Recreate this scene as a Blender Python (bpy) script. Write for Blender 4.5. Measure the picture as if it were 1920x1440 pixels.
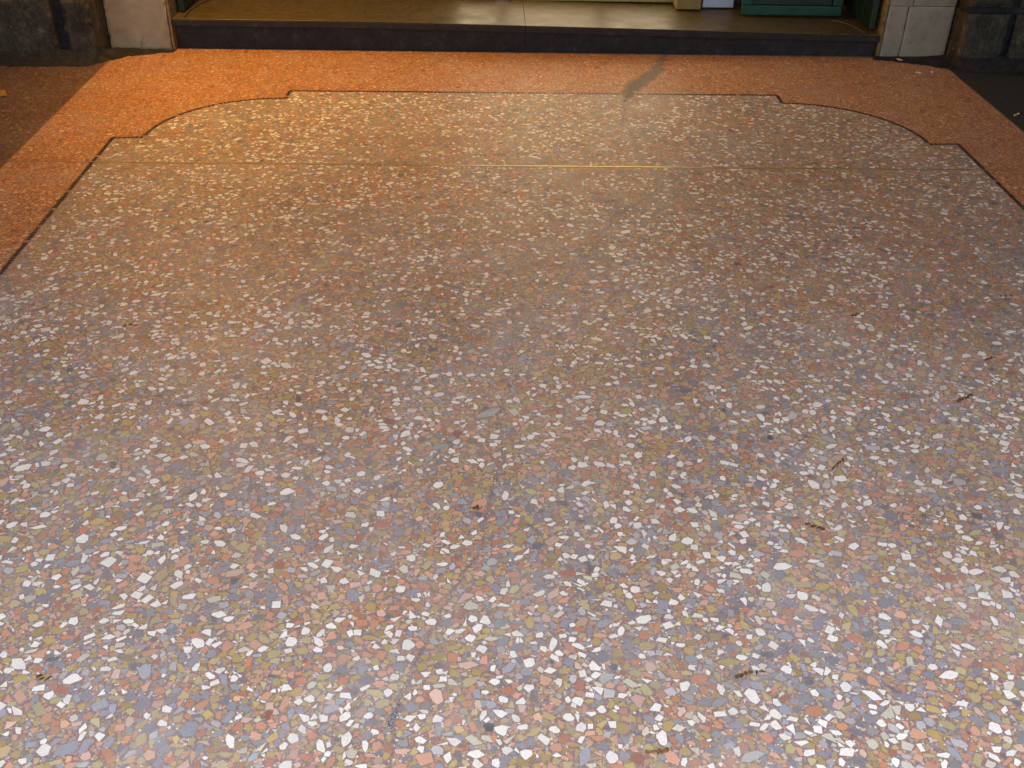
import bpy, math, random
import numpy as np
from mathutils import Vector, Matrix, noise as mnoise
random.seed(11); rng = np.random.default_rng(11)
R = math.radians
for o in list(bpy.data.objects): bpy.data.objects.remove(o)
SC = bpy.context.scene; COL = SC.collection

# ------------------------------------------------------------------ camera
cam_d = bpy.data.cameras.new('camera'); cam = bpy.data.objects.new('camera', cam_d); COL.objects.link(cam)
cam_d.sensor_width = 36.0; cam_d.lens = 36.0 * 1966.7 / 1920.0; cam_d.clip_start = 0.05; cam_d.clip_end = 500
PITCH, YAW, ROLL = R(33.672), R(1.797), R(1.213)
fw = Vector((math.sin(YAW)*math.cos(PITCH), math.cos(YAW)*math.cos(PITCH), -math.sin(PITCH)))
rt = Vector((math.cos(YAW), -math.sin(YAW), 0)); up = rt.cross(fw)
rt2 = rt*math.cos(ROLL) + up*math.sin(ROLL); up2 = -rt*math.sin(ROLL) + up*math.cos(ROLL)
M = Matrix((rt2, up2, -fw)).transposed().to_4x4(); M.translation = (0, 0, 1.5)
cam.matrix_world = M; SC.camera = cam

# ------------------------------------------------------------------ sky, sun, exposure
SUN_EL = R(59)
W = bpy.data.worlds.new('World'); SC.world = W; W.use_nodes = True
wn = W.node_tree.nodes; wl = W.node_tree.links
sky = wn.new('ShaderNodeTexSky'); sky.sky_type = 'NISHITA'; sky.sun_disc = False
sky.sun_elevation = SUN_EL; sky.sun_rotation = R(180); sky.dust_density = 3.0
wl.new(sky.outputs[0], wn['Background'].inputs[0]); wn['Background'].inputs[1].default_value = 0.060
sd = bpy.data.lights.new('sun', 'SUN'); sd.energy = 1.5; sd.angle = R(42); sd.color = (0.90, 0.95, 1.0)
sun = bpy.data.objects.new('sun', sd); COL.objects.link(sun); sun.rotation_euler = (R(90)-SUN_EL, 0, 0); sun.location = (0, -8, 8)
vs = SC.view_settings; vs.view_transform = 'Standard'; vs.look = 'None'; vs.gamma = 1; vs.use_curve_mapping = False
vs.exposure = 1.86

# ------------------------------------------------------------------ helpers
def tag(o, label=None, cat=None, group=None, kind=None):
    if label: o['label'] = label
    if cat: o['category'] = cat
    if group: o['group'] = group
    if kind: o['kind'] = kind
    return o
def empty(name, loc=(0, 0, 0), rz=0):
    o = bpy.data.objects.new(name, None); COL.objects.link(o); o.location = loc; o.rotation_euler = (0, 0, rz)
    o.empty_display_size = .1
    return o
def mesh_obj(name, verts, faces, mat, parent=None, smooth=False):
    me = bpy.data.meshes.new(name); me.from_pydata([tuple(v) for v in verts], [], faces); me.update()
    if smooth: me.polygons.foreach_set('use_smooth', [True]*len(me.polygons))
    o = bpy.data.objects.new(name, me); COL.objects.link(o)
    for m in (mat if isinstance(mat, (list, tuple)) else [mat]): me.materials.append(m)
    if parent: o.parent = parent
    return o
class MB:
    def __init__(s): s.v = []; s.f = []
    def add(s, v, f):
        b = len(s.v); s.v += [tuple(p) for p in v]; s.f += [tuple(i+b for i in q) for q in f]
    def hexa(s, p):           # 8 points: bottom 4 (ccw), top 4
        s.add(p, [(3,2,1,0),(4,5,6,7),(0,1,5,4),(1,2,6,5),(2,3,7,6),(3,0,4,7)])
    def box(s, x0, x1, y0, y1, z0, z1):
        s.hexa([(x0,y0,z0),(x1,y0,z0),(x1,y1,z0),(x0,y1,z0),(x0,y0,z1),(x1,y0,z1),(x1,y1,z1),(x0,y1,z1)])
    def lathe(s, c, prof, n=20):
        v = []; f = []
        for r, z in prof:
            for i in range(n):
                a = 2*math.pi*i/n; v.append((c[0]+r*math.cos(a), c[1]+r*math.sin(a), c[2]+z))
        for k in range(len(prof)-1):
            for i in range(n):
                j = (i+1) % n; f.append((k*n+i, k*n+j, (k+1)*n+j, (k+1)*n+i))
        s.add(v, f)
    def tube(s, a, b, r, n=10):
        a = Vector(a); b = Vector(b); d = (b-a).normalized()
        u = d.cross(Vector((0,0,1)) if abs(d.z) < .9 else Vector((1,0,0))).normalized(); w = d.cross(u)
        v = []
        for p in (a, b):
            for i in range(n):
                t = 2*math.pi*i/n; v.append(p + (u*math.cos(t)+w*math.sin(t))*r)
        f = [(i, (i+1)%n, n+(i+1)%n, n+i) for i in range(n)] + [tuple(range(n))[::-1], tuple(range(n, 2*n))]
        s.add(v, f)
    def build(s, name, mat, parent=None, bevel=0, seg=2, smooth=False):
        o = mesh_obj(name, s.v, s.f, mat, parent, smooth)
        if bevel:
            m = o.modifiers.new('bevel', 'BEVEL'); m.width = bevel; m.segments = seg; m.limit_method = 'ANGLE'
        return o
def rough_box(name, x0, x1, y0, y1, z0, z1, mat, parent, step=.025, amp=.004, seed=0, bevel=.006):
    """a stone block whose front (low y) face is gridded and worn, with knocked edges"""
    nx = max(2, int((x1-x0)/step)); nz = max(2, min(60, int((z1-z0)/step)))
    v = []; f = []
    for k in range(nz+1):
        for i in range(nx+1):
            x = x0+(x1-x0)*i/nx; z = z0+(z1-z0)*k/nz
            n1 = mnoise.noise(Vector((x*9+seed, z*9, seed*1.7))); n2 = mnoise.noise(Vector((x*38+seed, z*38, 5+seed)))
            e = 0.0
            ed = min(x-x0, x1-x, z-z0, z1-z)
            if ed < 1e-6: e = bevel*(1+.9*n2+.5*n1)
            v.append((x + (bevel*.4*n2 if 0 < i < nx else (bevel*.45*(1 if i == 0 else -1)*(1+n2))), y0 + amp*(n1+.5*n2) + max(0, e), z))
    for k in range(nz):
        for i in range(nx):
            a = k*(nx+1)+i; f.append((a, a+1, a+nx+2, a+nx+1))
    b = len(v); v += [(x0,y1,z0),(x1,y1,z0),(x1,y1,z1),(x0,y1,z1)]
    top = [nz*(nx+1)+i for i in range(nx+1)]; bot = [i for i in range(nx+1)]
    lef = [k*(nx+1) for k in range(nz+1)]; rig = [k*(nx+1)+nx for k in range(nz+1)]
    f += [tuple(top)+(b+2, b+3), tuple(bot[::-1])+(b, b+1), tuple(lef)+(b+3, b), tuple(rig[::-1])+(b+1, b+2), (b, b+3, b+2, b+1)]
    return mesh_obj(name, v, f, mat, parent)

# ------------------------------------------------------------------ materials
class NT:
    def __init__(s, name):
        s.m = bpy.data.materials.new(name); s.m.use_nodes = True; s.t = s.m.node_tree; s.n = s.t.nodes
        s.b = s.n['Principled BSDF']; s.pos = s.n.new('ShaderNodeNewGeometry').outputs['Position']
    def put(s, sock, val):
        if hasattr(val, 'is_output') or isinstance(val, bpy.types.NodeSocket): s.t.links.new(val, sock)
        elif isinstance(val, (tuple, list)) and len(val) == 3 and len(sock.default_value) == 4: sock.default_value = (*val, 1)
        else: sock.default_value = val
    def noise(s, scale, detail=4, rough=.55, vec=None, stretch=None, out='Fac', dist=0):
        n = s.n.new('ShaderNodeTexNoise'); v = vec or s.pos
        if stretch:
            mp = s.n.new('ShaderNodeMapping'); mp.inputs['Scale'].default_value = stretch[0]; mp.inputs['Rotation'].default_value = (0, 0, stretch[1] if len(stretch) > 1 else 0)
            s.t.links.new(v, mp.inputs[0]); v = mp.outputs[0]
        s.t.links.new(v, n.inputs['Vector'])
        n.inputs['Scale'].default_value = scale; n.inputs['Detail'].default_value = detail; n.inputs['Roughness'].default_value = rough; n.inputs['Distortion'].default_value = dist
        return n.outputs[out]
    def vor(s, scale, feature='F1', out='Color', rand=1):
        n = s.n.new('ShaderNodeTexVoronoi'); n.feature = feature; s.t.links.new(s.pos, n.inputs['Vector'])
        n.inputs['Scale'].default_value = scale; n.inputs['Randomness'].default_value = rand
        return n.outputs[out]
    def ramp(s, fac, stops, interp='LINEAR'):
        n = s.n.new('ShaderNodeValToRGB'); r = n.color_ramp; r.interpolation = interp
        while len(r.elements) < len(stops): r.elements.new(.5)
        for e, (p, c) in zip(r.elements, stops): e.position = p; e.color = (*c, 1) if isinstance(c, tuple) else (c, c, c, 1)
        s.put(n.inputs[0], fac); return n.outputs[0]
    def mix(s, fac, a, b, mode='MIX'):
        n = s.n.new('ShaderNodeMix'); n.data_type = 'RGBA'; n.blend_type = mode
        s.put(n.inputs[0], fac); s.put(n.inputs[6], a); s.put(n.inputs[7], b); return n.outputs[2]
    def math(s, op, a, b=0.0):
        n = s.n.new('ShaderNodeMath'); n.operation = op; s.put(n.inputs[0], a); s.put(n.inputs[1], b); return n.outputs[0]
    def sep(s, c):
        n = s.n.new('ShaderNodeSeparateColor'); s.t.links.new(c, n.inputs[0]); return n.outputs
    def attr(s, name):
        n = s.n.new('ShaderNodeAttribute'); n.attribute_name = name; return n.outputs['Color']
    def bump(s, h, strength=.3, dist=.002):
        n = s.n.new('ShaderNodeBump'); n.inputs['Strength'].default_value = strength; n.inputs['Distance'].default_value = dist
        s.t.links.new(h, n.inputs['Height']); s.t.links.new(n.outputs[0], s.b.inputs['Normal'])
    def done(s, col, rough=.5, spec=.5, metal=0):
        s.put(s.b.inputs['Base Color'], col); s.put(s.b.inputs['Roughness'], rough); s.put(s.b.inputs['Metallic'], metal)
        s.b.inputs['Specular IOR Level'].default_value = spec; return s.m

def wear(t, col, amount=.4):
    """trodden-in brown dirt, then a grey film of wear and dried mop water, worn in streaks"""
    col = t.mix(1, col, t.ramp(t.noise(2.1, 7, .68, dist=.4), [(.36, (.93, .90, .87)), (.56, (1.0, 1.0, 1.0))]), 'MULTIPLY')
    a = t.ramp(t.noise(3.2, 6, .62, dist=.6), [(.40, 0.0), (.70, 1.0)])
    b = t.ramp(t.noise(17, 5, .65, stretch=((1, .45, 1), .4)), [(.38, .15), (.68, 1.0)])
    f = t.math('MULTIPLY', t.math('MULTIPLY', a, b), amount)
    col = t.mix(f, col, (.44, .425, .44))
    sc = t.ramp(t.noise(60, 3, .6, stretch=((1, .08, 1), .9)), [(.66, 0.0), (.74, 1.0)])
    return t.mix(t.math('MULTIPLY', t.math('MULTIPLY', sc, a), .35), col, (.52, .51, .53)), f
def floor_rough(t):
    return t.ramp(t.noise(9, 5, .6), [(.3, .42), (.7, .60)])

t = NT('chip_marble')
c = t.attr('chip_colour')
c = t.mix(1.0, c, t.ramp(t.noise(210, 5, .75), [(.25, .74), (.5, .98), (.75, 1.10)]), 'MULTIPLY')
c = t.mix(t.math('MULTIPLY', t.ramp(t.noise(90, 3, .7, dist=1.5), [(.56, 0.0), (.62, 1.0), (.68, 0.0)]), .22), c, (.45, .36, .30))
c, f = wear(t, c, .52)
M_CHIP = t.done(c, floor_rough(t), .24)

def cement(name, base, frag, amount, wearamt=.52, scale=150):
    t = NT(name)
    c = t.ramp(t.noise(420, 3, .7), [(.3, tuple(x*.62 for x in base)), (.55, base), (.75, tuple(min(1, x*1.35) for x in base))])
    k = t.sep(t.vor(scale)); 
    fr = t.ramp(k[0], frag, 'CONSTANT')
    e = t.ramp(t.vor(scale, 'DISTANCE_TO_EDGE', 'Distance'), [(.06, 0.0), (.12, 1.0)])
    on = t.math('MULTIPLY', t.math('LESS_THAN', k[1], amount), e)
    c = t.mix(on, c, fr); c, f = wear(t, c, wearamt)
    m = t.done(c, floor_rough(t), .26); t.bump(t.noise(300, 4, .7), .12, .0006); return m
M_MATRIX = cement('field_cement', (.275, .192, .195), [(0, (.38, .31, .16)), (.25, (.46, .27, .19)), (.5, (.28, .29, .34)), (.72, (.30, .21, .22)), (.9, (.68, .65, .60))], .62, scale=240)
M_BMATRIX = cement('border_cement', (.25, .105, .058), [(0, (.55, .27, .13)), (.35, (.46, .19, .10)), (.6, (.48, .31, .13)), (.82, (.33, .18, .14)), (.95, (.6, .44, .32))], .7, .25, 220)
M_SIDE = cement('side_terrazzo', (.12, .072, .060), [(0, (.24, .135, .10)), (.3, (.18, .10, .075)), (.55, (.16, .12, .10)), (.8, (.28, .17, .13)), (.95, (.36, .27, .22))], .75, .10, 95)
t = NT('grimy_asphalt')
c = t.ramp(t.noise(120, 4, .7), [(.3, (.018, .019, .021)), (.55, (.045, .047, .05)), (.75, (.12, .12, .125))])
M_DARKSIDE = t.done(c, .75, .3); t.bump(t.noise(140, 4, .7), .5, .004)
t = NT('street_asphalt'); M_ASPH = t.done(t.ramp(t.noise(80, 4), [(.3, .035), (.7, .07)]), .85, .3)

t = NT('dark_tessera'); M_TESS = t.done(t.ramp(t.noise(160, 3), [(.3, (.016, .015, .018)), (.7, (.05, .045, .05))]), .4, .4)
t = NT('brass'); 
M_BRASS = t.done(t.ramp(t.noise(30, 4, .6, stretch=((.4, 4, 1),)), [(.3, (.40, .29, .09)), (.6, (.70, .56, .20))]), t.ramp(t.noise(25, 3), [(.3, .26), (.7, .40)]), .5, .65)
t = NT('repair_mortar')
c = t.ramp(t.noise(90, 5, .7), [(.3, (.12, .11, .105)), (.52, (.23, .215, .205)), (.75, (.36, .34, .33))])
M_MORTAR = t.done(c, .8, .25); t.bump(t.noise(160, 5, .7), .6, .003)
t = NT('pale_mortar')
c = t.ramp(t.noise(120, 5, .7), [(.32, (.26, .25, .26)), (.5, (.40, .385, .40)), (.7, (.54, .52, .54))])
M_MORTAR2 = t.done(c, .8, .25); t.bump(t.noise(160, 5, .7), .5, .002)
t = NT('crack_dirt'); M_CRACK = t.done(t.ramp(t.noise(260, 4, .7), [(.36, (.05, .052, .065)), (.5, (.20, .20, .23)), (.7, (.40, .39, .43))]), .9, .2); t.bump(t.noise(200, 4), .6, .003)

def stone(name, a, b, c3, spec=.25, rough=.8, drip=True, bs=.6):
    t = NT(name)
    c = t.ramp(t.noise(14, 6, .65), [(.3, a), (.55, b), (.78, c3)])
    if drip:
        d = t.ramp(t.noise(9, 5, .65, stretch=((1.6, 1.6, .18),)), [(.45, 0.0), (.7, 1.0)])
        c = t.mix(t.math('MULTIPLY', d, .55), c, tuple(x*.35 for x in a))
        e = t.ramp(t.noise(7, 5, .6, stretch=((2, 2, .25),)), [(.55, 0.0), (.75, 1.0)])
        c = t.mix(t.math('MULTIPLY', e, .45), c, (.11, .12, .075))
    sp = t.mix(1, t.ramp(t.noise(110, 3, .7), [(.3, .55), (.5, 1.0), (.72, 1.35)]), t.ramp(t.noise(42, 4, .7), [(.3, .6), (.5, 1.0), (.72, 1.4)]), 'MULTIPLY')
    c = t.mix(1, c, sp, 'MULTIPLY')
    if drip: c = t.mix(t.ramp(t.noise(52, 2, .5), [(.725, 0.0), (.76, .8)]), c, (.34, .32, .28))
    m = t.done(c, rough, spec); t.bump(t.noise(60, 6, .7), bs, .006); return m
M_DARKSTONE = stone('weathered_stone', (.030, .026, .019), (.070, .058, .042), (.135, .112, .080), bs=.9)
M_FILLET = stone('grimy_cement', (.014, .014, .016), (.028, .028, .032), (.055, .055, .062), drip=False)
M_BLACKSTONE = stone('black_granite', (.010, .009, .009), (.018, .016, .016), (.050, .044, .044), .35, .6, False, .35)
M_OCHRE = stone('ochre_stone', (.14, .095, .035), (.21, .145, .055), (.26, .19, .085), .3, .6, False, .3)
M_PLASTER = stone('arcade_plaster', (.30, .27, .22), (.36, .32, .26), (.40, .36, .30), .2, .9, False, .2)
t = NT('pale_marble')
c = t.ramp(t.noise(16, 6, .65), [(.3, (.225, .20, .15)), (.5, (.285, .258, .20)), (.75, (.335, .305, .245))])
pit = t.ramp(t.noise(75, 3, .6), [(.27, .35), (.35, 1.0)])
c = t.mix(1, c, pit, 'MULTIPLY')
vein = t.ramp(t.noise(11, 5, .65, dist=1.2), [(.485, 0.0), (.5, 1.0), (.515, 0.0)])
c = t.mix(t.math('MULTIPLY', vein, .25), c, (.22, .18, .12))
st = t.ramp(t.noise(6, 4, .6, stretch=((1, 1, .5),)), [(.5, 0.0), (.8, .6)])
c = t.mix(st, c, (.20, .18, .13))
M_MARBLE = t.done(c, .55, .35); t.bump(t.noise(80, 5, .65), .35, .003)
t = NT('tread_stone')
c = t.ramp(t.noise(26, 6, .65), [(.3, (.060, .045, .020)), (.55, (.095, .072, .032)), (.78, (.13, .10, .048))])
c = t.mix(1, c, t.ramp(t.noise(150, 4, .75), [(.3, .45), (.5, .95), (.7, 1.5)]), 'MULTIPLY')
M_TREAD = t.done(c, t.ramp(t.noise(8, 4), [(.3, .36), (.7, .55)]), .5); t.bump(t.noise(40, 4, .55), .10, .004)
def plain(name, col, rough=.5, spec=.5, metal=0, var=.15, sc=30):
    t = NT(name); a = tuple(x*(1-var) for x in col); b = tuple(min(1, x*(1+var)) for x in col)
    return t.done(t.ramp(t.noise(sc, 4), [(.3, a), (.7, b)]), rough, spec, metal)
M_GREEN = plain('green_paint', (.004, .058, .034), .38, .5, 0, .3, 12)
M_GREENDK = plain('dark_green_paint', (.003, .020, .014), .45, .5, 0, .3, 12)
M_ALU = plain('white_aluminium', (.66, .67, .70), .35, .5, .0, .06)
M_TRACK = plain('steel_track', (.09, .065, .06), .6, .4, .2, .3)
M_YELLOW = plain('pale_yellow_paint', (.26, .25, .10), .5, .4, 0, .12)
M_CARD = plain('cardboard', (.22, .18, .07), .8, .2, 0, .12)
M_BOARD = plain('pale_blue_board', (.58, .64, .72), .6, .3, 0, .05)
M_PAPER = plain('paper_scrap', (.72, .68, .62), .8, .2, 0, .1)
M_FILTER = plain('cigarette_filter', (.55, .32, .13), .8, .2, 0, .15, 200)
M_YPAPER = plain('yellow_leaf', (.34, .21, .08), .7, .2, 0, .2, 60)
M_LEAF = plain('dry_brown_leaf', (.12, .062, .026), .75, .25, 0, .6, 90)
M_LEAFY = plain('dry_tan_leaf', (.20, .10, .03), .75, .25, 0, .5, 90)
M_IRON = plain('black_iron', (.02, .02, .022), .45, .5, .6, .2)
M_DARKROOM = plain('dim_interior', (.05, .045, .035), .8, .2, 0, .1)
def glow(name, col, s):
    t = NT(name); t.put(t.b.inputs['Base Color'], (.5, .45, .35)); t.put(t.b.inputs['Emission Color'], col); t.b.inputs['Emission Strength'].default_value = s
    return t.m
M_BULB = glow('lit_bulb', (1, .50, .16), 20)
M_SHOPGLOW = glow('lit_shop_glass', (1, .82, .53), .66)

# ------------------------------------------------------------------ the floor sheets
XL, XR, YT = -1.457, 1.893, 4.570            # dark line round the field
OXL, OXR = -1.770, 2.225                     # outer edge of the orange border
floor = mesh_obj('terrazzo_pavement', [(OXL, -1.6, 0), (OXR, -1.6, 0), (OXR, 5.30, 0), (OXL, 5.30, 0)], [(0, 1, 2, 3)], M_MATRIX)
tag(floor, 'multicoloured marble chip terrazzo paving in front of the doorstep', kind='structure')
left_fl = mesh_obj('side_pavement_left', [(-12, -1.6, 0), (OXL, -1.6, 0), (OXL, 5.2, 0), (-12, 5.2, 0)], [(0, 1, 2, 3)], M_SIDE)
tag(left_fl, 'dark brown fine terrazzo paving beside the orange border', kind='structure')
right_fl = mesh_obj('side_pavement_right', [(OXR, -1.6, 0), (12, -1.6, 0), (12, 5.2, 0), (OXR, 5.2, 0)], [(0, 1, 2, 3)], M_DARKSIDE)
tag(right_fl, 'grimy blackish paving at the foot of the dark stone pilaster', kind='structure')
ground = mesh_obj('ground', [(-150, -300, -.15), (150, -300, -.15), (150, 60, -.15), (-150, 60, -.15)], [(0, 1, 2, 3)], M_ASPH)
tag(ground, 'grey street surface beyond the paving', kind='structure')
kerb = MB(); kerb.box(-12, 12, -1.75, -1.602, -.15, .0); tag(kerb.build('kerb', M_PLASTER, bevel=.01), 'stone kerb along the paving edge', kind='structure')

# outline of the field: straight sides, notched quarter circles in the far corners
RC = .48
def outline_pts():
    p = [(XL, .6), (XL, 3.975), (XL+.117, 3.985)]
    cx, cy = XL+.117+RC, 3.985
    p += [(cx-RC*math.cos(a), cy+RC*math.sin(a)) for a in np.linspace(0, math.pi/2, 22)[1:]]
    p += [(cx, YT-.005), (XR-.117-RC, YT+.008)]
    cx2 = XR-.117-RC; cy2 = 3.992
    p += [(cx2+RC*math.cos(a), cy2+RC*math.sin(a)) for a in np.linspace(math.pi/2, 0, 22)]
    p += [(XR, 3.995), (XR, .6)]
    return p
OUT = outline_pts()
def dens(pts, step):
    o = []
    for (x0, y0), (x1, y1) in zip(pts[:-1], pts[1:]):
        L = math.hypot(x1-x0, y1-y0); n = max(1, int(L/step))
        o += [(x0+(x1-x0)*i/n, y0+(y1-y0)*i/n) for i in range(n)]
    return o + [pts[-1]]

# ------------------------------------------------------------------ occupancy grid for laying the chips
RES = .0009; GX0, GX1, GY0, GY1 = OXL, OXR, .80, 5.20
NX = int((GX1-GX0)/RES); NY = int((GY1-GY0)/RES)
gx = GX0 + (np.arange(NX)+.5)*RES; gy = GY0 + (np.arange(NY)+.5)*RES
region = np.zeros((NY, NX), np.uint8)
ox = np.array([p[0] for p in OUT]); oy = np.array([p[1] for p in OUT])
for j in range(NY):                                     # inside the outline per row
    y = gy[j]
    if y > YT+.01: region[j, :] = 2; continue
    h = len(OUT)//2
    xa = np.interp(y, oy[:h], ox[:h]); xb = np.interp(y, oy[h:][::-1], ox[h:][::-1])
    region[j] = np.where((gx > xa) & (gx < xb), 1, 2)
occ = np.zeros((NY, NX), bool)
def disk(x, y, r):
    i = int((x-GX0)/RES); j = int((y-GY0)/RES); k = int(math.ceil(r/RES))
    a0, a1, b0, b1 = max(0, j-k), min(NY, j+k+1), max(0, i-k), min(NX, i+k+1)
    if a0 >= a1 or b0 >= b1: return
    yy, xx = np.ogrid[a0:a1, b0:b1]
    occ[a0:a1, b0:b1] |= ((xx-i)**2+(yy-j)**2) <= (r/RES)**2
for x, y in dens(OUT, .003): disk(x, y, .0082)
j0 = int((3.725-.0045-GY0)/RES); j1 = int((3.725+.0045-GY0)/RES); occ[j0:j1+1, :] = True

# crack: (x, y, half width)
CR = [(.885,5.19,.014),(.842,5.023,.024),(.765,4.83,.055),(.680,4.70,.062),(.640,4.60,.034),(.617,4.52,.020),(.591,4.37,.010),(.565,4.237,.009),(.585,4.112,.010),(.597,3.975,.012),(.592,3.83,.011),(.600,3.735,.014),(.640,3.64,.016),(.622,3.50,.011),(.52,3.375,.015),(.439,3.307,.009),(.352,3.04,.012),(.30,2.927,.012),(.235,2.804,.008),(.16,2.64,.012),(.150,2.609,.013),(.141,2.462,.007),(.100,2.36,.012),(.090,2.327,.008),(.063,2.214,.007),(.02,2.124,.009)]
CF = [(.030,2.10,.004),(.047,2.041,.0055),(.039,1.917,.003),(.014,1.801,.0055),(-.003,1.704,.002),(-.003,1.645,.0045),(-.04,1.55,.002),(-.066,1.498,.005),(-.107,1.366,.003),(-.137,1.29,.0045),(-.150,1.235,.007),(-.158,1.205,.010),(-.150,1.141,.005),(-.17,1.02,.004),(-.16,.88,.004),(-.19,.66,.004)]
def ribbon(pts, jit, step=.006, seed=0):
    d = []
    for (x0,y0,w0),(x1,y1,w1) in zip(pts[:-1], pts[1:]):
        n = max(1, int(math.hypot(x1-x0, y1-y0)/step))
        d += [(x0+(x1-x0)*i/n, y0+(y1-y0)*i/n, w0+(w1-w0)*i/n) for i in range(n)]
    d.append(pts[-1]); o = []
    for x, y, w in d:
        n1 = mnoise.noise(Vector((x*22, y*22, seed))); n2 = mnoise.noise(Vector((x*70, y*70, seed+3))); n3 = mnoise.noise(Vector((x*110, y*110, seed+9)))
        g = mnoise.noise(Vector((x*16, y*16, seed+20)))               # it closes up in places
        w *= max(.0, min(1, (.70 if seed == 1 else .10)+g*2.0)) if w < .03 else 1
        o.append((x + jit*(n1*1.8+n2*1.0), y, w*(.5+.9*abs(n3)+.45*n2+random.uniform(-.14, .14)), w*(.5+.9*abs(n2)-.45*n3+random.uniform(-.14, .14))))
    return o
def ribbon_mesh(name, rb, z, mat, parent, lo=0):
    v = []; f = []
    for k, (x, y, a, b) in enumerate(rb):
        h = z*(.85+.3*random.random())
        v += [(x-max(a, lo), y, 0.00005), (x-max(a, lo)*.8, y, h), (x+max(b, lo)*.8, y, h), (x+max(b, lo), y, .00005)]
        if k:
            q = 4*k; f += [(q-4, q-3, q+1, q), (q-3, q-2, q+2, q+1), (q-2, q-1, q+3, q+2)]
    return mesh_obj(name, v, f, mat, parent)
rb1 = ribbon(CR, .012, .004, seed=1); rb2 = ribbon(CF, .007, .004, seed=5)
rb1a = [q for q in rb1 if q[1] > 4.46]; rb1b = [q for q in rb1 if q[1] < 4.468]
for x, y, a, b in rb1: disk(x+(b-a)/2, y, (a+b)/2*.82+.0012)
for x, y, a, b in rb2: disk(x+(b-a)/2, y, (a+b)/2*.8+.001)
ribbon_mesh('crack_repair', rb1a, .0005, M_MORTAR, floor); ribbon_mesh('crack_repair', rb1b, .0005, M_MORTAR2, floor); ribbon_mesh('crack', rb2, .0003, M_CRACK, floor)

# ------------------------------------------------------------------ chip shapes
def hull(p):
    p = sorted(map(tuple, p)); lo = []; hi = []
    for s, l in ((p, lo), (p[::-1], hi)):
        for q in s:
            while len(l) > 1 and (l[-1][0]-l[-2][0])*(q[1]-l[-2][1])-(l[-1][1]-l[-2][1])*(q[0]-l[-2][0]) <= 0: l.pop()
            l.append(q)
    return np.array(lo[:-1]+hi[:-1])
def shape(r, rnd):
    k = rnd.random(); asp = 1/(1+rnd.random()**1.5*1.15)
    n = rnd.integers(4, 8)
    if k < .14: n = rnd.integers(3, 5)
    if k > .92:                                             # squarish sawn offcuts
        p = np.array([(-1,-.9),(1,-.95),(.95,.9),(-.92,1)])*.78+rnd.normal(0, .09, (4, 2))
    else:
        a = (np.arange(n)+rnd.uniform(-.42, .42, n))*2*math.pi/n
        rr = rnd.uniform(.74, 1.14, n); p = np.stack([np.cos(a)*rr, np.sin(a)*rr], 1)
    p[:, 1] *= asp; p *= r/math.sqrt(asp)
    a = rnd.uniform(0, 2*math.pi)
    if rnd.random() < .15: a = rnd.normal(0, .45)           # many lie along the trowel's sweep
    c, s = math.cos(a), math.sin(a)
    return hull(p @ np.array([[c, s], [-s, c]]))
def cut_corners(p, rnd):
    o = []
    n = len(p)
    for i in range(n):
        a, b, c = p[i-1], p[i], p[(i+1) % n]; t = rnd.uniform(.03, .10)
        o += [b+(a-b)*t, b+(c-b)*t]
    return np.array(o)
def raster(p, gap):
    q = p*(1+gap/np.abs(p).max()); k = int(np.ceil(np.abs(q).max()/RES))
    ax = np.arange(-k, k+1)*RES; X, Y = np.meshgrid(ax, ax); m = np.ones(X.shape, bool)
    for i in range(len(q)):
        a, b = q[i], q[(i+1) % len(q)]
        m &= (b[0]-a[0])*(Y-a[1])-(b[1]-a[1])*(X-a[0]) >= -1e-9
    return m, k

def lay(reg, classes, gap, rnd):
    out = []
    blocked = occ | (region != reg)
    for r, tries, nsh in classes:
        lib = []
        for _ in range(nsh):
            p = shape(r*rnd.uniform(.84, 1.2), rnd)
            if r > .0075: p = cut_corners(p, rnd)
            lib.append((p, *raster(p, gap)))
        free = np.flatnonzero(~blocked.ravel())             # only try free cells
        pick = rnd.choice(free, tries); js = pick//NX; is_ = pick % NX; sh = rnd.integers(0, nsh, tries)
        for j, i, s in zip(js.tolist(), is_.tolist(), sh.tolist()):
            if blocked[j, i]: continue
            p, m, k = lib[s]
            if j < k or i < k or j+k >= NY or i+k >= NX: continue
            w = blocked[j-k:j+k+1, i-k:i+k+1]
            if (w & m).any(): continue
            w |= m; out.append((GX0+(i+.5)*RES, GY0+(j+.5)*RES, p, r))
    return out
PATCH = np.array([(-.040,-.030),(.012,-.018),(.036,.012),(.042,.030),(.010,.026),(-.022,.004),(-.042,-.018)])*.72
for q in np.linspace(-.024, .024, 25): disk(.010+q, 2.121+q*.55, .015)
field = lay(1, [(.0138, 2200, 250), (.0110, 22000, 500), (.0091, 90000, 700), (.0073, 220000, 700), (.0056, 340000, 500), (.0040, 400000, 300)], .0002, rng)
border = lay(2, [(.0105, 20000, 300), (.0082, 80000, 400), (.0056, 150000, 300), (.0042, 130000, 150)], .0002, rng)

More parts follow.
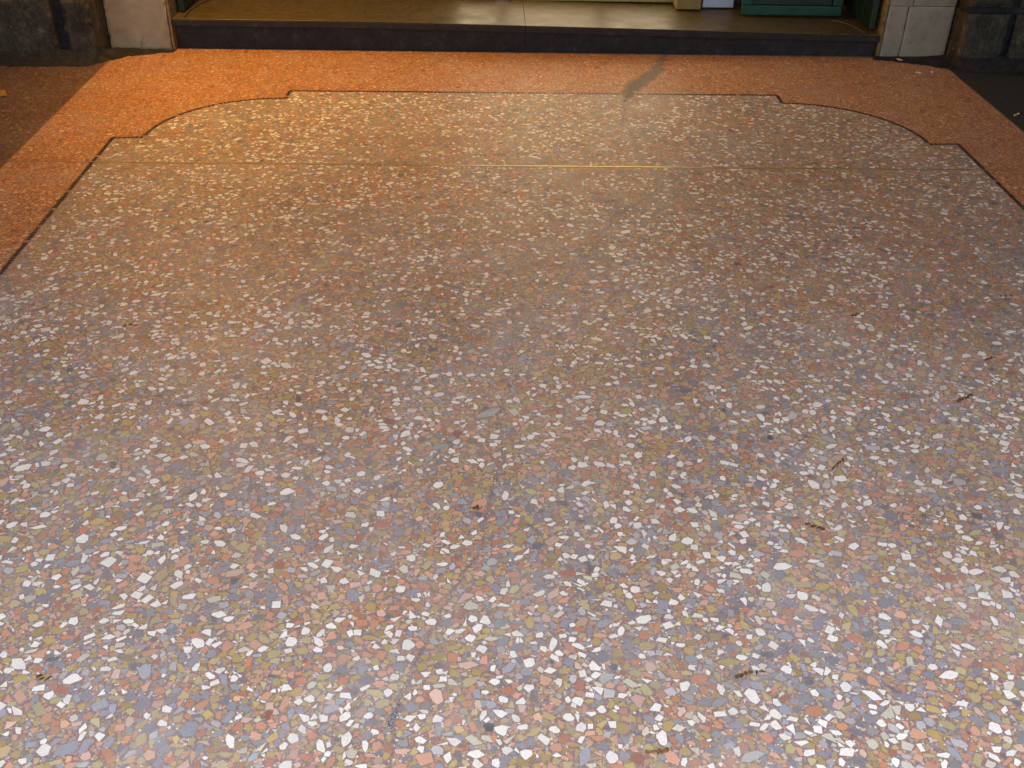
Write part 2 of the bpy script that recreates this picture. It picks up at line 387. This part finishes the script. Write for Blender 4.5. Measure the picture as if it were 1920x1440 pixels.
def pick_col(table, rnd, at=None):
    if at:
        n1 = mnoise.noise(Vector((at[0]*3.1, at[1]*3.1, 1.5)))+.6*mnoise.noise(Vector((at[0]*9, at[1]*9, 4))); n2 = mnoise.noise(Vector((at[0]*2.6, at[1]*2.6, 8)))+.6*mnoise.noise(Vector((at[0]*8, at[1]*8, 9)))
        table = [(w*max(.25, 1+1.0*n1) if c_ in (WHITE, CREAM) else w*max(.2, 1+1.1*n2) if c_ in (BLUE, GREY) else w*max(.4, 1-.5*n2), c_, a_, b_) for w, c_, a_, b_ in table]
    k = rnd.random()*sum(w for w, *_ in table)
    for w, c, sp, tint in table:
        k -= w
        if k <= 0: break
    g = 1+rnd.normal(0, sp)
    return tuple(max(.01, min(.86, x*g*(1+rnd.normal(0, tint*.55)))) for x in c)
WHITE = (.83, .825, .81); CREAM = (.60, .58, .50); OCHRE = (.455, .35, .155); OLIVE = (.45, .385, .225); SALMON = (.57, .325, .23); ORANGE = (.53, .25, .155); RED = (.40, .18, .14); BLUE = (.275, .29, .345); GREY = (.43, .43, .46); PINK = (.58, .41, .345)
BIG = [(27, WHITE, .06, .015), (4, CREAM, .1, .03), (15, OCHRE, .12, .05), (11, OLIVE, .12, .05), (15, SALMON, .14, .05), (8, ORANGE, .14, .06), (1.2, RED, .15, .05), (20, BLUE, .2, .05), (5, GREY, .15, .03), (5, PINK, .12, .04)]
SMALL = [(5, WHITE, .08, .02), (4, CREAM, .1, .03), (22, OCHRE, .15, .05), (10, OLIVE, .15, .05), (14, SALMON, .12, .06), (5, ORANGE, .12, .06), (2, RED, .2, .05), (26, BLUE, .16, .03), (7, GREY, .2, .03), (6, PINK, .12, .04)]
MID = [(11,)+BIG[0][1:]]+BIG[1:]
BORD = [(30, (.62, .325, .17), .12, .05), (26, (.55, .255, .135), .14, .06), (16, (.54, .33, .125), .13, .06), (12, (.61, .385, .25), .12, .04), (6, (.40, .15, .09), .2, .05), (4, (.36, .22, .18), .2, .04), (3, (.68, .50, .33), .1, .04)]

def chip_arrays(chips, table_fn, rnd, zo=0.0, at=None):
    V = []; C = []; LT = []; LI = []; nv = 0
    for x, y, p, r in chips:
        n = len(p); z = zo+.00004+rnd.random()*.00008
        V.append(np.column_stack([p[:, 0]+x, p[:, 1]+y, np.full(n, -.0002)]))
        q = p*(1-.0002/r); V.append(np.column_stack([q[:, 0]+x, q[:, 1]+y, np.full(n, z)+rnd.normal(0, .000004, n)]))
        C += [table_fn(r, at or (x, y))]*(2*n)
        for i in range(n):
            k = (i+1) % n; LI += [nv+i, nv+k, nv+n+k, nv+n+i]; LT.append(4)
        LI += list(range(nv+n, nv+2*n)); LT.append(n); nv += 2*n
    return np.concatenate(V), C, LT, LI
def chip_mesh(name, arr):
    V, C, LT, LI = arr
    me = bpy.data.meshes.new(name); me.vertices.add(len(V)); me.vertices.foreach_set('co', V.astype(np.float32).ravel())
    me.loops.add(len(LI)); me.loops.foreach_set('vertex_index', LI)
    me.polygons.add(len(LT)); me.polygons.foreach_set('loop_start', np.concatenate([[0], np.cumsum(LT)[:-1]]).astype(np.int32))
    me.update(calc_edges=True); me.validate(); me.shade_flat()
    ca = me.color_attributes.new('chip_colour', 'FLOAT_COLOR', 'POINT')
    ca.data.foreach_set('color', np.column_stack([np.array(C, np.float32), np.ones(len(C), np.float32)]).ravel())
    me.materials.append(M_CHIP); return me
def seen(x, y):
    d = M.inverted() @ Vector((x, y, 0)); 
    if d.z > -.1: return None
    u = d.x/-d.z*1966.7; v = d.y/-d.z*1966.7
    return (abs(u) < 950 and abs(v) < 710), d.length
def rank(c):
    s = seen(c[0], c[1])
    return -c[3]/s[1]**1.5 if s and s[0] else 1
field.sort(key=rank)
big_fn = lambda r, at=None: pick_col(BIG if r > .0080 else MID if r > .0065 else SMALL, rng, at)
o = bpy.data.objects.new('stone_chip', chip_mesh('stone_chip', chip_arrays([(0, 0, PATCH, .03)], lambda r_, at=None: (.42, .44, .475), rng))); COL.objects.link(o); o.location = (.010, 2.121, 0); o.parent = floor
for ch in field[:299]:
    x, y, p, r = ch
    arr = chip_arrays([(0, 0, p, r)], big_fn, rng, at=(x, y))
    o = bpy.data.objects.new('stone_chip', chip_mesh('stone_chip', arr)); COL.objects.link(o); o.location = (x, y, 0); o.parent = floor
o = bpy.data.objects.new('stone_chips', chip_mesh('stone_chips', chip_arrays(field[299:], big_fn, rng))); COL.objects.link(o); o.parent = floor; o['kind'] = 'stuff'
# orange border sheet lies 0.2 mm above the field's cement, cut to the outline
bp = dens(OUT, .05); v = []; f = []
bo = mesh_obj('border_cement', [(p[0], p[1], .0002) for p in OUT] + [(OXR, .6, .0002), (OXR, 5.2, .0002), (OXL, 5.2, .0002), (OXL, .6, .0002)],
              [tuple(range(len(OUT)))[::1] + (len(OUT), len(OUT)+1, len(OUT)+2, len(OUT)+3)], M_BMATRIX, floor)
for x0, x1 in ((OXL, XL), (XR, OXR)):
    mesh_obj('border_cement', [(x0, -1.6, .0002), (x1, -1.6, .0002), (x1, .6, .0002), (x0, .6, .0002)], [(0, 1, 2, 3)], M_BMATRIX, floor)
o = bpy.data.objects.new('border_chips', chip_mesh('border_chips', chip_arrays(border, lambda r, at=None: pick_col(BORD, rng), rng, .0002))); COL.objects.link(o); o.parent = floor; o['kind'] = 'stuff'
# dark tesserae of the outline
pts = dens(OUT, .0165); n_t = 0; rest = MB()
order = []
for (x0, y0), (x1, y1) in zip(pts[:-1], pts[1:]):
    L = math.hypot(x1-x0, y1-y0)
    if L < .004 or random.random() < .05: continue
    order.append((x0, y0, x1, y1, L))
order.sort(key=lambda q: ((q[0]+q[2])/2)**2+((q[1]+q[3])/2)**2+2.25 if (seen(q[0], q[1]) and seen(q[0], q[1])[0]) else 99)
for q, (x0, y0, x1, y1, L) in enumerate(order):
    cx, cy = (x0+x1)/2+random.uniform(-.001, .001), (y0+y1)/2+random.uniform(-.001, .001)
    ux, uy = (x1-x0)/L, (y1-y0)/L; hl = L*.44*random.uniform(.8, 1.05); hw = .0078*random.uniform(.75, 1.12)
    top = .0009+random.random()*.0003; P4 = []
    for z, k in ((-.0005, 1), (top, .9)):
        for a, b in ((-1,-1),(1,-1),(1,1),(-1,1)):
            j = random.uniform(.85, 1.1); P4.append((ux*hl*a*k*j-uy*hw*b*k*j, uy*hl*a*k*j+ux*hw*b*k*j, z))
    if q < 300:
        m = MB(); m.hexa(P4); t_ = m.build('tessera', M_TESS, floor); t_.location = (cx, cy, 0)
    else: rest.hexa([(a+cx, b+cy, c_) for a, b, c_ in P4])
o = rest.build('tesserae', M_TESS, floor); o['kind'] = 'stuff'
# brass expansion strip
m = MB()
xs = np.arange(OXL, OXR, .05)
for x in [OXL]: m.box(OXL, OXR, 3.7215, 3.7280, -.001, .0013)
m.build('brass_strip', M_BRASS, floor)

# ------------------------------------------------------------------ doorstep (falls a little to the right)
X0, X1, XJ = -1.497, 1.921, .190
def ztop(x): return .150 - .036*max(0, (x+.6))/2.5 if x > -.6 else .150
step = empty('doorstep', (.2, 5.2, 0)); tag(step, 'long stone doorstep with tan tread and black riser between the marble piers', 'doorstep')
def wv(o): o.parent = step; o.matrix_parent_inverse = Matrix.Translation((-.2, -5.2, 0)); return o
def slab(name, x0, x1, y0, y1, ztf, zbf, mat, bevel):
    v = []; f = []; n = 16
    for i in range(n+1):
        x = x0+(x1-x0)*i/n; zt = ztf(x); zb = zbf(x); wob = .0015*mnoise.noise(Vector((x*6, zt, 2)))
        v += [(x, y0+wob, zb), (x, y1, zb), (x, y1, zt), (x, y0+wob, zt)]
        if i:
            q = 4*i
            for a in range(4): f.append((q-4+a, q-4+(a+1)%4, q+(a+1)%4, q+a))
    f += [(0, 3, 2, 1), (4*n, 4*n+1, 4*n+2, 4*n+3)]
    o = mesh_obj(name, v, f, mat); wv(o)
    md = o.modifiers.new('bevel', 'BEVEL'); md.width = bevel; md.segments = 3; md.limit_method = 'ANGLE'; md.angle_limit = R(40)
    return o
for a, b in ((X0, XJ-.0004), (XJ+.0004, X1)):
    slab('tread_slab', a, b, 5.150, 6.0, ztop, lambda x: ztop(x)-.004, M_TREAD, .002)
    slab('nosing', a, b, 5.146, 5.5, lambda x: ztop(x)-.0045, lambda x: ztop(x)-.034, M_BLACKSTONE, .0025)
    slab('riser_slab', a, b, 5.188, 5.5, lambda x: ztop(x)-.0345, lambda x: -.01, M_BLACKSTONE, .0008)
m = MB()
for sx, arc in ((1, [(1.845, 5.17), (1.838, 5.22), (1.822, 5.29), (1.795, 5.35), (1.75, 5.395)]), (-1, [(-1.44, 5.17), (-1.445, 5.28), (-1.43, 5.40), (-1.40, 5.50), (-1.36, 5.58)])):
    m = MB()
    for (ax, ay), (bx, by) in zip(arc[:-1], arc[1:]):
        m.tube((ax, ay, ztop(ax)+.004), (bx, by, ztop(bx)+.004), 0.0035, 8)
    wv(m.build('gate_track', M_TRACK))

# ------------------------------------------------------------------ pale marble piers beside the door
H = 3.6
lp = empty('marble_pier', (-1.65, 5.2, 0)); tag(lp, 'pale pitted marble pier with a short crack at its foot, beside brown stone', 'pier')
def ch(o, root): o.parent = root; o.matrix_parent_inverse = Matrix.Translation(root.location).inverted(); return o
ch(rough_box('marble_slab', -1.803, -1.512, 5.135, 5.22, .005, .62, M_MARBLE, None, .012, .0018, 3, .005), lp)
ch(rough_box('marble_slab', -1.803, -1.512, 5.135, 5.22, .624, H, M_MARBLE, None, .03, .0018, 4, .004), lp)
m = MB(); m.box(-1.510, -1.498, 5.140, 5.62, 0, H); ch(m.build('side_slab', M_OCHRE, bevel=.003), lp)
m = MB(); m.box(-1.800, -1.515, 5.222, 5.62, 0, H); ch(m.build('core', M_DARKSTONE), lp)
m = MB()                                                         # crack in the slab
cpts = [(-1.654, .008), (-1.655, .028), (-1.652, .045), (-1.645, .058), (-1.640, .075)]
for (a, z0), (b, z1) in zip(cpts[:-1], cpts[1:]): m.hexa([(a-.0018, 5.131, z0), (a+.0018, 5.131, z0), (a+.0018, 5.14, z0), (a-.0018, 5.14, z0), (b-.0014, 5.131, z1), (b+.0014, 5.131, z1), (b+.0014, 5.14, z1), (b-.0014, 5.14, z1)])
ch(m.build('crack', M_CRACK), lp)
rp = empty('marble_pier', (2.09, 5.25, 0)); tag(rp, 'pale grey marble pier with an upright joint and a level joint, above white litter scraps', 'pier')
for k, (a, b, c_, d, s) in enumerate(((1.940, 2.0355, .004, .2475, 1), (2.037, 2.262, .004, .2475, 2), (1.940, 2.0515, .250, 1.3, 5), (2.053, 2.262, .250, 1.3, 6), (1.940, 2.262, 1.304, H, 7))):
    ch(rough_box('marble_slab', a, b, 5.165, 5.25, c_, d, M_MARBLE, None, .012 if k < 2 else .03, .0012, s+10, .003), rp)
m = MB(); m.box(1.922, 1.9385, 5.170, 5.62, 0, H); ch(m.build('side_slab', M_OCHRE, bevel=.003), rp)
m = MB(); m.box(1.943, 2.258, 5.252, 5.62, 0, H); ch(m.build('core', M_DARKSTONE), rp)

# ------------------------------------------------------------------ dark weathered stone pilasters
def pilaster(name, label, spans, yf, zs, loc, side):
    r = empty(name, loc); tag(r, label, 'pilaster', 'stone pilasters')
    k = 0
    for (a, b) in spans:
        for (z0, z1) in zip(zs[:-1], zs[1:]):
            g = .016
            ch(rough_box('stone_block', a, b, yf, 5.3, z0+(g if z0 > .01 else .0), z1-g, M_DARKSTONE, None, .02 if z0 < .5 else .06, .006, k*3+loc[0], .012), r); k += 1
    m = MB(); m.box(min(s[0] for s in spans)+.01, max(s[1] for s in spans)-.01, yf+.04, 5.62, 0, H); ch(m.build('core', M_FILLET), r)
    return r
zs = [.0, .30, .75, 1.2, 1.65, 2.1, 2.55, 3.0, H]
pilaster('stone_pilaster', 'dark brown weathered stone pilaster with upright grooves beside the pale pier that has a crack', [(-3.6, -2.55), (-2.545, -1.985), (-1.945, -1.808)], 4.965, zs, (-2.4, 5.1, 0), 1)
zs2 = [.0, .262, .70, 1.15, 1.6, 2.05, 2.5, 3.0, H]
pilaster('stone_pilaster', 'dark greenish stone pilaster with a deep level groove beside the pier with joints', [(2.268, 2.482), (2.510, 3.1), (3.12, 4.2)], 5.035, zs2, (2.9, 5.2, 0), -1)
# grime fillets where the wall meets the floor
def fillet(pts_floor, pts_wall, label):
    v = []; f = []; n = len(pts_floor); rows = 5
    P = [(a, b) for a, b in zip(pts_floor, pts_wall)]
    D = []
    for (a, b), (c_, d) in zip(P[:-1], P[1:]):
        q = max(1, int(math.hypot(c_[0]-a[0], c_[1]-a[1])/.008))
        for i in range(q): D.append(tuple(tuple(u+(w-u)*i/q for u, w in zip(s, e)) for s, e in ((a, c_), (b, d))))
    D.append(P[-1])
    for k, (a, b) in enumerate(D):
        for r_ in range(rows):
            t_ = r_/(rows-1); nn = mnoise.noise(Vector((a[0]*14, a[1]*14, r_*.7)))
            x = a[0]+(b[0]-a[0])*t_; y = a[1]+(b[1]-a[1])*t_ + ((nn*.014 + .016*mnoise.noise(Vector((a[0]*45, a[1]*45, r_*.7))))*(1-t_) if r_ < rows-1 else 0); z = .0014+(b[2]-.0014)*t_**2.0 + (abs(nn)*.002 if 0 < r_ < rows-1 else 0)
            v.append((x, y, z))
        if k:
            for r_ in range(rows-1): q = k*rows+r_; f.append((q-rows, q-rows+1, q+1, q))
    o = mesh_obj('mortar_fillet', v, f, M_FILLET, None, True); tag(o, label, 'fillet'); return o
fillet([(-3.6, 4.86, 0), (-2.6, 4.865, 0), (-1.83, 4.875, 0), (-1.78, 4.96, 0), (-1.70, 5.035, 0), (-1.60, 5.085, 0), (-1.50, 5.118, 0)],
       [(-3.6, 4.975, .05), (-2.6, 4.975, .05), (-1.815, 4.975, .05), (-1.80, 5.05, .03), (-1.76, 5.142, .015), (-1.62, 5.142, .010), (-1.50, 5.142, .006)], 'blackened mortar fillet along the foot of the dark brown pilaster')
fillet([(1.90, 5.135, 0), (2.0, 5.10, 0), (2.12, 5.045, 0), (2.22, 4.99, 0), (2.30, 4.93, 0), (2.55, 4.90, 0), (4.2, 4.90, 0)],
       [(1.92, 5.172, .010), (2.0, 5.172, .008), (2.15, 5.172, .010), (2.262, 5.172, .02), (2.275, 5.045, .05), (2.55, 5.045, .05), (4.2, 5.045, .05)], 'grey grimy mortar fillet under the jointed marble pier and greenish pilaster')

# ------------------------------------------------------------------ the doorway behind the step
def gate(name, label, x0, x1, y, z0, z1, nb, mat, matdk):
    r = empty(name, ((x0+x1)/2, y, z0)); tag(r, label, 'gate leaf', 'green gate leaves')
    m = MB(); m.box(x0, x1, y, y+.03, z0, z0+.05); ch(m.build('bottom_rail', mat, bevel=.006), r)
    m = MB(); m.box(x0, x0+.05, y, y+.03, z0+.0505, z1); m.box(x1-.05, x1, y, y+.03, z0+.0505, z1); ch(m.build('stile', mat, bevel=.004), r)
    for i in range(nb):
        a = x0+.052+(x1-x0-.104)*i/nb; b = x0+.052+(x1-x0-.104)*(i+1)/nb-.003
        m = MB(); m.box(a, b, y+.010, y+.026, z0+.0505, z1); ch(m.build('panel', matdk, bevel=.003), r)
    return r
gate('gate_leaf', 'green panelled gate leaf standing on the tread beside a pale board', 1.290, 1.800, 5.425, .130, 2.45, 1, M_GREEN, M_GREENDK)
def side_leaf(label, x, y0, y1, z0):
    r = empty('gate_leaf', (x, y0, z0)); tag(r, label, 'gate leaf', 'green gate leaves')
    for i in range(3):
        a = y0+(y1-y0)*i/3; b = y0+(y1-y0)*(i+1)/3-.004
        m = MB(); m.box(x, x+.03, a, b, z0, 2.45); ch(m.build('board', M_GREENDK, bevel=.004), r)
side_leaf('dark green gate leaf folded flat against the jointed marble pier', 1.872, 5.20, 5.60, .128)
side_leaf('dark green gate leaf folded flat against the cracked marble pier', -1.490, 5.26, 5.60, .1525)
dz = ztop
sf = empty('glazed_door', (.1, 5.66, .13)); tag(sf, 'glazed shop door lit from inside, set behind the doorstep', 'door')
m = MB(); m.box(.050, .118, 5.62, 5.69, .141, 2.45); ch(m.build('post', M_ALU, bevel=.004), sf)
m = MB(); m.box(.1185, 1.285, 5.635, 5.685, .137, .21); ch(m.build('bottom_rail', M_YELLOW, bevel=.004), sf)
m = MB(); m.box(-1.455, .0495, 5.635, 5.685, .151, .21); ch(m.build('bottom_rail', M_GREENDK, bevel=.004), sf)
for a, b, mt in ((.1185, 1.10, M_SHOPGLOW), (-.14, .0495, M_SHOPGLOW), (1.105, 1.85, M_GREENDK), (-1.455, -.145, M_GREENDK)):
    m = MB(); m.box(a, b, 5.650, 5.662, .2105, 2.45); ch(m.build('pane' if mt is M_SHOPGLOW else 'panel', mt), sf)
for a, b in ((.1185, 1.10), (-.14, .0495)):
    m = MB(); m.box(a, b, 5.632, 5.648, .92, 1.0); ch(m.build('mid_rail', M_YELLOW, bevel=.003), sf)
m = MB(); m.box(.585, .63, 5.632, 5.6485, .2105, .9195); m.box(.585, .63, 5.632, 5.6485, 1.0005, 2.45); ch(m.build('glazing_bar', M_YELLOW, bevel=.003), sf)
m = MB(); m.box(-12, 12, 5.95, 6.15, -.1, H); tag(m.build('back_wall', M_DARKROOM), 'dim wall inside the shop behind the glazed door', 'wall')
m = MB(); m.box(-1.50, 1.922, 5.20, 5.9, 2.452, H); tag(m.build('lintel', M_PLASTER, bevel=.01), 'plastered stone lintel above the shop doorway', 'lintel')
# boxes on the tread by the gate
def carton(name, label, cat, x0, x1, y0, y1, z0, z1, mat):
    r = empty(name, ((x0+x1)/2, y0, z0)); tag(r, label, cat)
    m = MB(); m.box(x0, x1, y0, y1, z0, z1); ch(m.build('body', mat, bevel=.003), r)
    m = MB(); m.box(x0-.002, x1+.002, y0-.002, (y0+y1)/2-.002, z1+.001, z1+.004); m.box(x0-.002, x1+.002, (y0+y1)/2+.002, y1+.002, z1+.001, z1+.004); ch(m.build('flap', mat), r)
carton('carton', 'tan cardboard carton on the tread beside the pale blue board', 'carton', .972, 1.098, 5.512, 5.62, .134, .42, M_CARD)
bd = empty('notice_board', (1.21, 5.58, .131)); tag(bd, 'pale blue white board standing on the tread beside the green gate', 'board')
m = MB(); m.box(1.118, 1.278, 5.570, 5.585, .131, .78); ch(m.build('panel', M_BOARD, bevel=.003), bd)
m = MB(); m.box(1.108, 1.1165, 5.566, 5.59, .131, .79); m.box(1.2795, 1.288, 5.566, 5.59, .131, .79); ch(m.build('frame', M_IRON), bd)

# ------------------------------------------------------------------ arcade overhead (added out of view to shade the doorway)
ar = empty('shade_arcade', (0, -1.2, 0)); tag(ar, 'plastered ceiling and piers added out of view to shade the doorway', 'shade_arcade')
m = MB(); m.box(-12, 12, -.9, 6.2, 3.602, 3.9); ch(m.build('ceiling', M_PLASTER), ar)
for x in (-4.2, 4.6):
    m = MB(); m.box(x-.3, x+.3, -1.4, -.8, .0, 3.6); m.box(x-.36, x+.36, -1.46, -.74, .0005, .35); ch(m.build('pier', M_PLASTER, bevel=.02), ar)
m = MB(); m.box(-12, -3.61, 5.0, 5.6, 0, H); tag(m.build('facade_wall', M_DARKSTONE, bevel=.01), 'dark stone facade wall beyond the brown pilaster', 'wall')
m = MB(); m.box(4.21, 12, 5.06, 5.6, 0, H); tag(m.build('facade_wall', M_DARKSTONE, bevel=.01), 'dark stone facade wall beyond the greenish pilaster', 'wall')

# warm lantern on the arcade ceiling in front of the door
LX, LY, LZ = -1.50, 4.70, 1.85
la = empty('wall_lantern', (LX, LY, LZ)); tag(la, 'black iron lantern with a lit amber bulb on a bracket on the brown pilaster', 'lantern')
m = MB(); m.tube((LX, LY, LZ+.29), (LX, LY, LZ+.40), .008); m.tube((LX, LY, LZ+.40), (LX-.375, 4.97, LZ+.46), .009); m.tube((LX, LY, LZ+.30), (LX-.375, 4.97, LZ+.20), .006); m.box(LX-.415, LX-.335, 4.945, 4.975, LZ+.12, LZ+.54); ch(m.build('bracket', M_IRON), la)
m = MB(); m.lathe((LX, LY, LZ), [(.02, .30), (.06, .27), (.13, .16), (.135, .15), (.125, .155), (.055, .255), (.0, .28)], 28); ch(m.build('shade', M_IRON, smooth=True), la)
m = MB(); m.lathe((LX, LY, LZ), [(.0, .06), (.022, .068), (.034, .095), (.03, .125), (.016, .16), (.014, .22)], 20); ch(m.build('bulb', M_BULB, smooth=True), la)
ld = bpy.data.lights.new('lantern_light', 'SPOT'); ld.energy = 53; ld.color = (1, .48, .07); ld.shadow_soft_size = .05; ld.spot_size = R(152); ld.spot_blend = 1.0
lo = bpy.data.objects.new('lantern_light', ld); COL.objects.link(lo); lo.location = (LX, LY, LZ+.03); lo.rotation_euler = (Vector((-.10, 4.6, 0))-Vector((LX, LY, LZ))).to_track_quat('-Z', 'Y').to_euler()

# ------------------------------------------------------------------ litter
def leafbit(x, y, ang, n, L, label):
    m = MB(); mt = M_LEAFY if 'orange' in label else M_LEAF
    for i in range(n):
        s = (i/(max(1, n-1))-.5)*L; a = ang+random.gauss(0, .5)+.6
        cx = x+math.cos(ang)*s+random.gauss(0, .002); cy = y+math.sin(ang)*s+random.gauss(0, .002)
        l = random.uniform(.004, .0085); w = random.uniform(.0014, .0042); h = random.uniform(.0006, .0016)
        u = Vector((math.cos(a), math.sin(a), 0)); q = Vector((-u.y, u.x, 0)); c_ = Vector((cx, cy, .0008))
        P = []
        for k in range(4):
            t_ = k/3; ww = w*(.3+1.5*t_*(1-t_)*2); zz = h*math.sin(math.pi*t_)
            b = c_+u*(t_-.5)*l*2
            P += [b+q*ww+Vector((0, 0, zz)), b-q*ww+Vector((0, 0, zz*.5)), b-q*ww+Vector((0, 0, zz*.5+.0007)), b+q*ww+Vector((0, 0, zz+.0007))]
        f = [(0, 1, 2, 3), (15, 14, 13, 12)]
        for k in range(3):
            for e in range(4): f.append((4*k+e, 4*k+4+e, 4*k+4+(e+1) % 4, 4*k+(e+1) % 4))
        m.add(P, f)
    o = m.build('dry_leaf', mt); tag(o, label, 'leaf', 'dry leaves on the terrazzo')
    return o
LB = 'torn dark brown dry leaf trodden onto the terrazzo chips'
for (x, y, ang, n, L, lab) in [(1.072, 2.619, .5, 4, .020, 'small compact dark lump of dry leaf on the terrazzo chips'), (1.231, 2.192, .55, 8, .060, 'longest row of dark dry leaf slivers on the terrazzo chips'), (1.37, 2.382, .4, 4, .03, LB), (.823, 1.915, .7, 6, .05, LB), (.716, 1.699, -.5, 4, .035, LB), (.482, 1.294, .35, 7, .05, LB), (.294, 1.128, .1, 7, .03, 'bunched orange brown dry leaf pieces among large white chips'), (-.984, 2.537, 0, 3, .03, LB), (-.792, 1.291, -.4, 3, .02, LB), (1.562, 2.737, .2, 3, .03, LB), (-.02, 1.76, .4, 2, .01, 'tiny brown leaf speck lying right beside the floor crack')]:
    leafbit(x, y, ang, n, L, lab)
def scrap(name, x, y, w, l, ang, mat, label, cat, z=.0016):
    v = []; f = []; n = 5
    for k in range(2):
        for j in range(n):
            for i in range(n):
                a, b = (i/(n-1)-.5)*w, (j/(n-1)-.5)*l
                s = 1-.25*random.random() if (i in (0, n-1) or j in (0, n-1)) else 1
                zz = z+.004*abs(mnoise.noise(Vector((a*90+x*7, b*90, y*5))))*1.5+(.0008 if k else 0)
                v.append((x+(a*math.cos(ang)-b*math.sin(ang))*s, y+(a*math.sin(ang)+b*math.cos(ang))*s, zz))
    q = n*n
    for j in range(n-1):
        for i in range(n-1):
            a = j*n+i; f.append((q+a, q+a+1, q+a+n+1, q+a+n)); f.append((a+n, a+n+1, a+1, a))
    ring = [i for i in range(n)]+[j*n+n-1 for j in range(1, n)]+[(n-1)*n+i for i in range(n-2, -1, -1)]+[j*n for j in range(n-2, 0, -1)]
    for a, b in zip(ring, ring[1:]+ring[:1]): f.append((a, b, q+b, q+a))
    o = mesh_obj(name, v, f, mat); tag(o, label, cat); return o
scrap('paper_scrap', 2.016, 5.095, .020, .035, .2, M_PAPER, 'bright white paper scrap against the foot of the jointed pier', 'litter', .012)
scrap('paper_scrap', 2.052, 4.919, .022, .030, .6, M_PAPER, 'off-white paper scrap on the orange border, larger of a pair', 'litter')
scrap('paper_scrap', 2.120, 4.930, .013, .030, -.4, M_PAPER, 'narrow off-white paper scrap on the orange border, smaller of a pair', 'litter')
scrap('yellow_leaf', -2.090, 4.483, .060, .11, .5, M_YPAPER, 'flat yellow leaf lying on the dark brown paving', 'leaf')
cg = empty('cigarette_butt', (2.276, 4.341, .006), R(40)); tag(cg, 'cigarette butt with tan filter on the blackish paving', 'cigarette butt')
m = MB(); m.tube((-.018, 0, 0), (.006, 0, 0), .0042, 12); m.build('filter', M_FILTER, cg)
m = MB(); m.tube((.0062, 0, 0), (.020, .001, -.0008), .0040, 12); m.build('paper', M_PAPER, cg)
